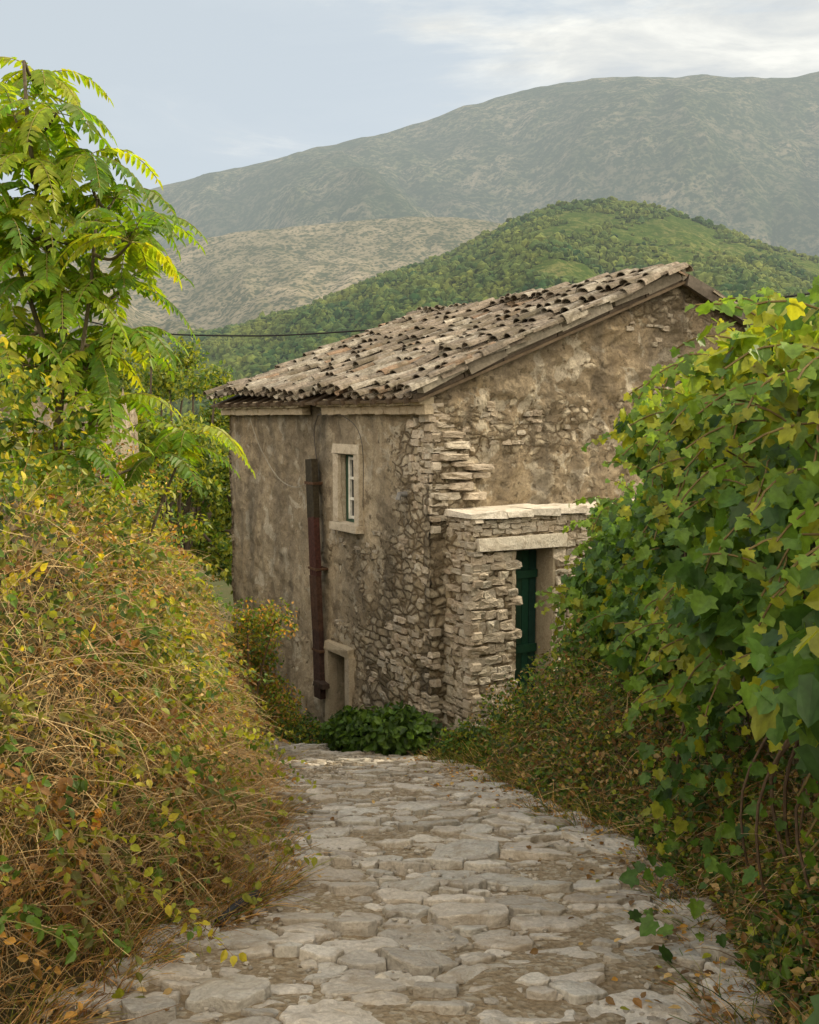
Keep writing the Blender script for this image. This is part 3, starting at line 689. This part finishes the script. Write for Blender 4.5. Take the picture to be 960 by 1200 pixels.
# ---------------------------------------------------------------- vegetation
def pal(n,cols,wts):
    i=rng.choice(len(cols),n,p=np.array(wts)/sum(wts)); return np.array(cols)[i]*rng.uniform(.7,1.3,(n,1))
YG=(.26,.285,.03);GR=(.10,.18,.03);DG=(.045,.09,.025);BR=(.27,.15,.055);OR=(.46,.26,.065);ST=(.56,.41,.20);YE=(.50,.44,.05);OL=(.15,.16,.04)
def env_d(f): return 1.05*(f*.85)**1.15
def leftbank():
    root=empty("bramble_thicket"); parts=[]
    N=92000
    Yv=2.2+11.3*rng.random(N)**.85
    f=rng.random(N); far=rng.random(N)<.30
    L=Lx(Yv); H=(2.36-.25*sm(9.5,12.5,Yv))
    lump=.84*fbm(Yv*.95,f*2.4,2,3)+.30*fbm(Yv*4,f*8,5,3)
    d=env_d(f)+.02-lump*.75; zz=pz(Yv)+.02+f*H
    df=rng.random(N)**1.3*3.2+.7; zf=pz(Yv)+H+.6*fbm(df*1.2,Yv*1.2,7,4)+.12*df+.05
    d=np.where(far,df,d); z=np.where(far,zf,zz)
    dep=rng.exponential(.13,N); x=L-d-dep*.8; z=z-dep*.5*np.where(far,1,.3)
    P=np.stack([x,Yv,z],1)+rng.normal(0,.04,(N,3))
    nr=norm(np.where(far[:,None],np.array([.3,-.2,1.]),np.array([.75,-.35,.5]))+rng.normal(0,.6,(N,3)))
    tp=rng.normal(size=(N,3))+np.array([.3,-.1,-.3])
    q=fbm(Yv*1.6,z*1.6,x*1.6,3); q2=fbm(Yv*3.1+9,z*3.1,x*3,3)
    green=pal(N,[YG,GR,YE,DG,OL],[4.5,3.8,.9,1.6,2]); dry=pal(N,[BR,OR,ST,OL],[3.2,3.2,2.5,1.8])
    dryness=np.clip(.74+q*2.6-.75*sm(-1.0,-.3,z)+.25*sm(-1.2,-2.4,z)-.25*sm(7,11,Yv),0,1)
    isd=rng.random(N)<dryness; C=np.where(isd[:,None],dry,green)
    sz=np.where(isd,rng.uniform(.012,.032,N),rng.uniform(.022,.06,N))*(1+.25*q2)
    keep=(q2+.3*q>-.18)|(dep>.16)
    keep&=~(isd&(rng.random(N)<.3))
    parts.append(instance(OVAL,OF,P[keep],tp[keep],nr[keep],sz[keep],C[keep]))
    S=620; M=14; Yv=rng.uniform(2.8,12.8,S); f=rng.uniform(.15,1.0,S)
    b=np.stack([Lx(Yv)-env_d(f)-.15,Yv,pz(Yv)+f*2.3-.1],1)
    di=norm(np.stack([rng.normal(.6,.4,S),rng.normal(-.15,.6,S),rng.normal(.75,.4,S)],1)); Ln=rng.uniform(.4,1.0,S)
    t=np.linspace(0,1,M)[None,:,None]; PP=b[:,None]+di[:,None]*Ln[:,None,None]*t; PP[:,:,2]-=(t[:,:,0]**2)*Ln[:,None]*rng.uniform(.3,1.1,S)[:,None]
    V,F,Cc=strands(PP,rng.uniform(.0018,.0035,S),pal(S,[(.25,.17,.08),BR,(.2,.2,.06)],[2,2,2])); mk("shoots",V,F,M_stem,root,Cc)
    lp=PP[:,3:].reshape(-1,3); lp=np.repeat(lp,2,axis=0)+rng.normal(0,.012,(len(lp)*2,3)); n=len(lp)
    cs=np.repeat(pal(S,[YG,GR,YE,OR,BR,OL],[5,3.5,.8,1,1,1.5]),(M-3)*2,axis=0)*rng.uniform(.8,1.2,(n,1))
    parts.append(instance(OVAL,OF,lp,rng.normal(size=(n,3))+np.array([.3,-.2,-.5]),norm(np.array([.4,-.3,.8])+rng.normal(0,.5,(n,3))),rng.uniform(.03,.06,n),cs))
    V,F,Cc=join(parts); mk("leaves",V,F,M_leaf,root,Cc)
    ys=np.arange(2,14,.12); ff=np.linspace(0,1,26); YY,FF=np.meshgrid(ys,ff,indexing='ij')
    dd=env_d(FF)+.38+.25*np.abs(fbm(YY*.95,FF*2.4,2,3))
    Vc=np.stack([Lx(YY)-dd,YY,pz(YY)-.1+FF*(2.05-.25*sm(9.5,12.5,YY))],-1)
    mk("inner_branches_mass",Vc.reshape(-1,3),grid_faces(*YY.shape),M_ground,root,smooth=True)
    S=15000; M=6; Yv=2.3+10.3*rng.random(S)**.85; f=rng.random(S)**1.2; d0=env_d(f)-.45*fbm(Yv*.95,f*2.4,2,3)
    b=np.stack([Lx(Yv)-d0-.05,Yv,pz(Yv)+f*2.2-.15],1)
    di=norm(np.stack([rng.normal(.45,.5,S),rng.normal(-.15,.6,S),rng.normal(.65,.5,S)],1)); Ln=rng.uniform(.12,.6,S)
    t=np.linspace(0,1,M)[None,:,None]; P=b[:,None]+di[:,None]*Ln[:,None,None]*t; P[:,:,2]-=(t[:,:,0]**2)*Ln[:,None]*rng.uniform(.1,.8,S)[:,None]
    P+=rng.normal(0,.006,P.shape)
    C=pal(S,[ST,(.62,.47,.25),(.38,.22,.09),(.38,.27,.15),(.18,.11,.06)],[3,3,2.5,3,1.5])
    V,F,Cc=strands(P,rng.uniform(.001,.003,S),C); mk("dry_stems",V,F,M_stem,root,Cc)
leftbank()
def grass(name,Yr,xf,S,hr,cols,wts,lean=(0,0),w=(.0015,.004)):
    Yv=Yr[0]+(Yr[1]-Yr[0])*rng.random(S)**.85; x=xf(Yv,rng.random(S)); b=np.stack([x,Yv,gz(x,Yv)-.01],1)
    cl_=.5+.9*sm(-.2,.35,fbm(x*3,Yv*3,3,2))
    di=norm(np.stack([rng.normal(lean[0],.4,S),rng.normal(lean[1],.4,S),np.ones(S)],1)); Ln=rng.uniform(*hr,S)*cl_; M=5
    t=np.linspace(0,1,M)[None,:,None]; P=b[:,None]+di[:,None]*Ln[:,None,None]*t
    hd=norm(di*np.array([1,1,0])); P+=hd[:,None]*(t**2)*Ln[:,None,None]*rng.uniform(0,.5,S)[:,None,None]; P[:,:,2]-=(t[:,:,0]**2.2)*Ln[:,None]*rng.uniform(0,.45,S)[:,None]
    V,F,C=strands(P,rng.uniform(*w,S),pal(S,cols,wts)); return mk(name,V,F,M_leaf,None,C)
grass("dry_grass",(2.5,9.5),lambda y,r:Lx(y)+.12+.10*sm(4,5,y)-r**1.3*.9,12000,(.05,.32),[ST,BR,(.34,.27,.11),YG,GR],[4,3,3,1,.8],(.35,-.1))
grass("dry_grass",(3.0,11.3),lambda y,r:Rx(y)-.14+r**1.2*.9,9000,(.03,.22),[ST,BR,GR,YG,DG],[2,1.8,3,2,1.5],(-.3,-.1))
N=900; yy=rng.uniform(2.8,11,N); sd_=rng.random(N)<.65; xx=np.where(sd_,Rx(yy)-rng.exponential(.18,N),Lx(yy)+rng.exponential(.15,N))
V,F,C=instance(OVAL,OF,np.stack([xx,yy,pz(yy)+.05],1),rng.normal(size=(N,3))*np.array([1,1,.15]),norm(np.array([0,0,1.])+rng.normal(0,.25,(N,3))),rng.uniform(.02,.055,N),pal(N,[BR,OR,(.16,.10,.05),ST,YG],[3,2,3,2,1])); mk("fallen_leaves",V,F,M_leaf,None,C)
def cloud(centers,radii,n,size,cols,wts,tmpl=(OVAL,OF),up=.5,shell=.45,flat=1.0):
    centers=np.array(centers,float); radii=np.array(radii,float)
    p=(radii**2)/np.sum(radii**2); idx=rng.choice(len(centers),n,p=p)
    dv=norm(rng.normal(size=(n,3))); rr=radii[idx]*(1-shell*rng.random(n)**1.5)*(1+.25*vn(dv[:,0]*3+idx,dv[:,1]*3,dv[:,2]*3))
    P=centers[idx]+dv*rr[:,None]*np.array([1,1,flat])
    nr=norm(dv+np.array([0,0,up])+rng.normal(0,.5,(n,3))); tp=rng.normal(size=(n,3))+np.array([0,0,-.4])
    return instance(tmpl[0],tmpl[1],P,tp,nr,rng.uniform(size[0],size[1],n),pal(n,cols,wts))
def shrub(name,base,centers,radii,n,size,cols,wts,tmpl=(OVAL,OF),flat=.9,shell=.45):
    r=empty(name); V,F,C=cloud(centers,radii,n,size,cols,wts,tmpl,flat=flat,shell=shell); mk("leaves",V,F,M_leaf,r,C)
    a=Acc()
    for c in centers:
        b=Vector((c[0]*.6+base[0]*.4,c[1]*.6+base[1]*.4,float(gz(c[0],c[1])))); c=Vector(c); tube(a,bez([b,(b+c)/2+Vector((random.uniform(-.1,.1),0,.05)),c],4),[.009]*9,(.12,.08,.05),5)
    a.make("stems",M_bark,r); return r
def at(a,b): x,y=(.26+.857*a-.516*b,12+.516*a+.857*b); return x,y
c=[];r=[]
for k in range(11):
    x,y=at(-.35-.3*random.random(),-.35+k*.16); c.append((x,y,float(pz(y))+.16+.28*random.random())); r.append(random.uniform(.16,.30))
shrub("green_shrub",(c[4][0],c[4][1],c[4][2]-.4),c,r,4600,(.05,.13),[GR,DG,(.08,.16,.03)],[3,2.5,3])
c=[];r=[]
for k in range(20):
    x,y=at(-.25-.25*random.random(),1.3+k*.2); c.append((x,y,float(pz(y))+.10+.16*random.random())); r.append(random.uniform(.12,.26))
shrub("weeds",(c[9][0],c[9][1],c[9][2]-.2),c,r,6000,(.025,.07),[GR,DG,YG,BR],[3,2.5,1.8,.6])
c=[];r=[]
for k in range(24):
    t=k/23; x=.42+1.4*t+random.uniform(-.15,.15); y=11.0-2.2*t+random.uniform(-.2,.2); c.append((x,y,float(pz(y))+.12+.24*random.random()*(.6+t))); r.append(random.uniform(.12,.28))
shrub("weeds",(c[6][0],c[6][1],c[6][2]-.3),c,r,8500,(.025,.075),[GR,DG,YG,(.09,.17,.04),BR],[3,2.2,2,2,.6],shell=.7)
grass("wild_grass",(9.4,11.0),lambda y,r:Rx(y)-.02+r*.7,1500,(.08,.28),[ST,GR,YG,DG],[1.5,3,2.5,1],(-.1,-.2))
c=[];r=[]
for k in range(20):
    y=random.uniform(10.0,12.4); x=-1.30-(y-10.3)*.2-random.random()*.9; c.append((x,y,float(pz(y))+.5+random.random()*1.2)); r.append(random.uniform(.2,.42))
shrub("bramble_bush",(-2.2,11.4,float(pz(11.4))),c,r,12000,(.025,.06),[YG,GR,BR,OR,DG,OL],[3.5,3,2,1.4,1.2,1.5],shell=.8)
# --- grape vine over right wall
def vine():
    root=empty("grape_vine"); parts=[]
    N=19500
    Yv=1.8+9.9*rng.random(N); f=rng.random(N)**.85
    top=wt(Yv)+.06+.34*fbm(Yv*1.7,1,2,3); bot=pz(Yv)+.05; z=bot+(top-bot)*f
    lump=fbm(Yv*1.1,z*1.3,5,3); l2=fbm(Yv*3.2,z*3.2,8,2)
    bulge=.14+.5*(1-f)**1.5*sm(11.5,9,Yv)+.85*lump+.35*l2
    bulge=bulge+.30*np.exp(-((Yv-9.4)/.8)**2-((z+2.3)/.6)**2)
    bulge=np.clip(bulge,.0,1.2); bulge=np.where(Yv<4.6,bulge+.22,bulge)
    dep=rng.exponential(.10,N); x=wx(Yv)-bulge+dep
    cap=rng.random(N)<.14; x=np.where(cap,wx(Yv)+rng.uniform(-.2,1.3,N),x); z=np.where(cap,top+.18*fbm(x*2,Yv*2,3,3)+.03,z)
    P=np.stack([x,Yv,z],1)+rng.normal(0,.04,(N,3))
    nr=norm(np.array([-.45,-.40,.75])+rng.normal(0,.6,(N,3))); tp=np.array([-.35,-.25,-.8])+rng.normal(0,.55,(N,3))
    low=sm(.5,.15,f+.35*lump)*(~cap)
    C=pal(N,[(.085,.175,.035),(.14,.25,.04),(.05,.11,.03),YG],[4,3.2,2.6,1.2])
    hi=sm(-.45,.3,z)*.75; C=np.where((rng.random(N)<hi)[:,None],pal(N,[(.30,.34,.03),(.22,.32,.03)],[1,1]),C)  # upper leaves recoloured yellow-green: backlit glow put into their colour
    sz=rng.uniform(.05,.125,N)*(1-.3*low)
    keep=(l2+lump*.8>-.18)&(rng.random(N)>low*.8)
    parts.append(instance(VINE,VF,P[keep],tp[keep],nr[keep],sz[keep],C[keep]))
    sacc=Acc(); pp=[];nn=[];tt=[];ss=[]
    for k in range(190):
        y=random.uniform(3.0,11.2) if k>55 else random.uniform(2.9,5.5); fz=random.uniform(.4,1) if y<6 else random.uniform(.15,1); zz=float(pz(y)+(wt(y)+.1-pz(y))*fz); x=float(wx(y))-.35
        if k>165: fz=1; zz=float(wt(y))+.1; x=float(wx(y))+random.uniform(-.2,.6)
        if 145<k<=165: y=random.uniform(9.2,10.2); zz=random.uniform(-2.7,-1.7); x=1.75+random.uniform(-.1,.2)
        p=Vector((x,y,zz)); d=Vector((random.uniform(-1,-.2),random.uniform(-.8,.4),random.uniform(-.4,1.0) if k<=165 else 1.4)).normalized(); pts=[p.copy()]
        for s in range(9):
            p=p+d*.06; d=(d+Vector((random.gauss(0,.15),random.gauss(0,.15),-.17))).normalized(); pts.append(p.copy())
            pp.append(p+Vector((random.gauss(0,.012),random.gauss(0,.012),0))); tt.append((random.uniform(-1,1),random.uniform(-1,.4),-.6)); nn.append((-.3+random.gauss(0,.4),-.5+random.gauss(0,.3),.7)); ss.append(.115-.008*s)
        tube(sacc,pts,.0045,(.16,.12,.05),5)
    for k in range(16):
        y=random.uniform(3,9); x=float(wx(y))-random.uniform(.15,.4); z0=float(pz(y))
        tube(sacc,bez([(x,y,z0),(x-.05+random.gauss(0,.1),y+random.gauss(0,.15),z0+.7),(x+.1+random.gauss(0,.1),y+random.gauss(0,.2),z0+1.5),(float(wx(y))-.1,y+random.gauss(0,.3),float(wt(y)))],6),random.uniform(.004,.009),(.13,.09,.06),6)
    n=len(pp); parts.append(instance(VINE,VF,np.array([tuple(p) for p in pp]),np.array(tt),np.array(nn),np.array(ss),pal(n,[YG,(.17,.28,.04),(.10,.19,.03)],[2,3,2])))
    V,F,C=join(parts); mk("leaves",V,F,M_leaf,root,C); sacc.make("stems",M_bark,root)
    N=36000; Yv=rng.uniform(2.4,11,N); x0=Rx(Yv)+.1+rng.random(N)**1.2*(wx(Yv)-Rx(Yv)-.05); h=rng.random(N)
    hh=.06+(.95-.35*sm(9,10.5,Yv))*sm(0,.9,x0-Rx(Yv))*(1+1.0*fbm(Yv*2,x0*2,4,3)); z=gz(x0,Yv)+hh*(.3+.7*h)
    C=pal(N,[DG,GR,BR,(.14,.11,.045),ST,YG],[2.4,3.6,1.2,1.0,.7,1.6])
    V,F,C=instance(OVAL,OF,np.stack([x0,Yv,z],1),rng.normal(size=(N,3)),norm(np.array([-.3,-.3,.7])+rng.normal(0,.6,(N,3))),rng.uniform(.018,.06,N),C)
    mk("undergrowth",V,F,M_leaf,root,C)
    S=4500; Yv=rng.uniform(2.6,9.5,S); x0=Rx(Yv)+.1+rng.random(S)*(wx(Yv)-Rx(Yv)-.1); b=np.stack([x0,Yv,gz(x0,Yv)+rng.uniform(0,.8,S)*sm(0,.8,x0-Rx(Yv))],1)
    di=norm(rng.normal(size=(S,3))+np.array([-.4,-.2,.5])); Ln=rng.uniform(.12,.45,S); t=np.linspace(0,1,5)[None,:,None]; P=b[:,None]+di[:,None]*Ln[:,None,None]*t; P[:,:,2]-=t[:,:,0]**2*Ln[:,None]*.4
    V,F,C=strands(P,rng.uniform(.001,.003,S),pal(S,[BR,(.2,.14,.08),ST],[3,3,2])); mk("dry_stems",V,F,M_stem,root,C)
vine()
# --- tree of heaven
def ailanthus():
    root=empty("tree_of_heaven"); tr=Acc(); bc=(.12,.10,.07)
    by=6.0
    main=[(-2.10,by,-2.3),(-2.13,by,-1.0),(-2.11,by,-.1),(-2.06,by,.6),(-2.15,by-.03,1.15),(-2.22,by,1.6),(-2.24,by,2.06)]
    sec=[(-2.10,by,.2),(-2.28,by+.08,.7),(-2.42,by+.1,1.15),(-2.55,by+.1,1.5)]
    sec2=[(-2.12,by,-.5),(-1.98,by-.08,.1),(-1.86,by-.1,.75),(-1.80,by-.12,1.25)]
    tube(tr,bez(main,6),list(np.linspace(.034,.009,37)),bc); tube(tr,bez(sec,6),list(np.linspace(.018,.007,19)),bc); tube(tr,bez(sec2,6),list(np.linspace(.018,.007,19)),bc)
    nodes=[Vector(p) for p in bez(main,6)[10:]+bez(sec,6)+bez(sec2,6)]
    tips=[(-2.24,2.06),(-2.0,1.72),(-1.85,1.50),(-1.68,1.12),(-2.16,1.45),(-2.42,1.62),(-2.6,1.45),(-1.95,1.15),(-2.3,1.1),(-2.5,1.05),(-1.74,.78),(-2.02,.72),(-2.48,.6),(-1.88,.38),(-2.1,.28),(-2.4,.2),(-1.82,.05),(-2.2,-.1),(-2.5,-.15),(-1.95,-.2),(-1.55,.97),(-2.1,.95),(-2.3,1.75),(-2.35,.4),(-2.15,1.25),(-2.5,1.85),(-2.0,.45),(-2.2,.8),(-1.75,1.3),(-1.72,.5)]
    P=[];T=[];N=[];Sz=[];C=[]
    fr=Acc()
    allt=[(x,by+random.uniform(-.35,.4),z,9) for x,z in tips]+[(-1.46,6.6,-.12,9),(-1.62,6.4,-.25,7)]
    tube(tr,bez([(-1.95,6.5,-1.8),(-1.75,6.5,-.9),(-1.46,6.6,-.12)],6),list(np.linspace(.016,.007,13)),bc)
    for (x,y,z,nf) in allt:
        tip=Vector((x,y,z)); nb=min(nodes,key=lambda q:(q-tip).length+ (2 if q.z>tip.z else 0))
        if x<-1.55 or z>.2: tube(tr,bez([nb,(nb+tip)/2+Vector((0,0,-.06)),tip],5),list(np.linspace(.012,.006,11)),bc)
        a0=random.uniform(0,6.28)
        for k in range(nf):
            az=a0+k*2.4; L=random.uniform(.32,.56); el=random.uniform(-.1,.85)
            d=Vector((math.cos(az)*math.cos(el),math.sin(az)*math.cos(el),math.sin(el))); p=tip.copy(); pts=[p.copy()]; n=13
            tone=random.choice([(.22,.31,.025),(.17,.28,.025),(.29,.35,.03),(.11,.20,.025)])
            for s in range(n):
                st=L/n; p=p+d*st; d=(d+Vector((0,0,-.14))).normalized(); pts.append(p.copy())
                if s<1: continue
                side=d.cross(Vector((0,0,1))).normalized(); up=side.cross(d).normalized()
                env=math.sin(math.pi*min(1,(s+1.5)/(n+1.2)))**.5
                for sg in (-1,1):
                    td=(side*sg*1.0+d*.45-Z_*random.uniform(.15,.6)).normalized()
                    P.append(tuple(p));T.append(tuple(td));N.append(tuple(up+Vector((random.gauss(0,.25),random.gauss(0,.25),0))));Sz.append(.11*env*random.uniform(.8,1.1)); C.append([q*random.uniform(.85,1.15) for q in tone])
            P.append(tuple(p));T.append(tuple(d));N.append(tuple(up));Sz.append(.08);C.append(tone)
            tube(fr,pts,.0028,(.22,.2,.06),4)
    V,F,Cc=instance(LANCE,OF,np.array(P),np.array(T),np.array(N),np.array(Sz),np.array(C)); mk("leaflets",V,F,M_tree,root,Cc)
    tr.make("trunk_and_branches",M_bark,root,True); fr.make("leaf_stalks",M_stem,root)
ailanthus()
def bgtree(x,y,zb,h,r,n=8000,size=(.12,.24)):
    root=empty("broadleaf_tree"); tr=Acc(); cs=[];rs=[]
    for k in range(18):
        a=random.uniform(0,6.28); q=random.random()**.5*r; c=(x+math.cos(a)*q,y+math.sin(a)*q,zb+h*random.uniform(.40,.92)-q*.15); cs.append(c); rs.append(random.uniform(.2,.4)*r)
        tube(tr,bez([(x,y,zb+h*.25),((x+c[0])/2,(y+c[1])/2,zb+h*.5),c],4),list(np.linspace(.09,.03,9)),(.1,.08,.06),6)
    tube(tr,bez([(x,y,zb-.5),(x+.1,y,zb+h*.25),(x,y,zb+h*.6)],4),list(np.linspace(.2,.1,9)),(.1,.08,.06),8)
    V,F,C=cloud(cs,rs,n,size,[GR,YG,DG,(.18,.23,.04)],[3,3,1.5,3],(DIAM,DF),shell=.7); mk("crown",V,F,M_leaf,root,C); tr.make("trunk",M_bark,root,True)
for (x,y,top,r) in [(-7.6,34,3.0,2.2),(-5.6,36,2.2,1.9),(-9.8,36,3.6,2.5),(-4.6,30,.9,1.7),(-6.8,28,1.2,1.8),(-12.5,38,4.2,3.0),(-3.2,40,1.5,2.0),(-8.6,26,.9,1.8),(18,42,3.6,3.0),(23,46,4.2,3.2),(13.8,36,2.6,2.0)]:
    zb=float(gz(x,y)); bgtree(x,y,zb,top-zb,r)
c=[];r=[]
for k in range(60):
    y=random.uniform(13.5,22); x=-(.215+random.random()*.23)*y-.5; c.append((x,y,random.uniform(-5.0,-1.0))); r.append(random.uniform(.4,.8))
shrub("hedge_bush",(-5,16,-5),c,r,30000,(.05,.10),[GR,YG,DG,BR],[3,3,1.5,1])
print("objects",len(scene.objects))
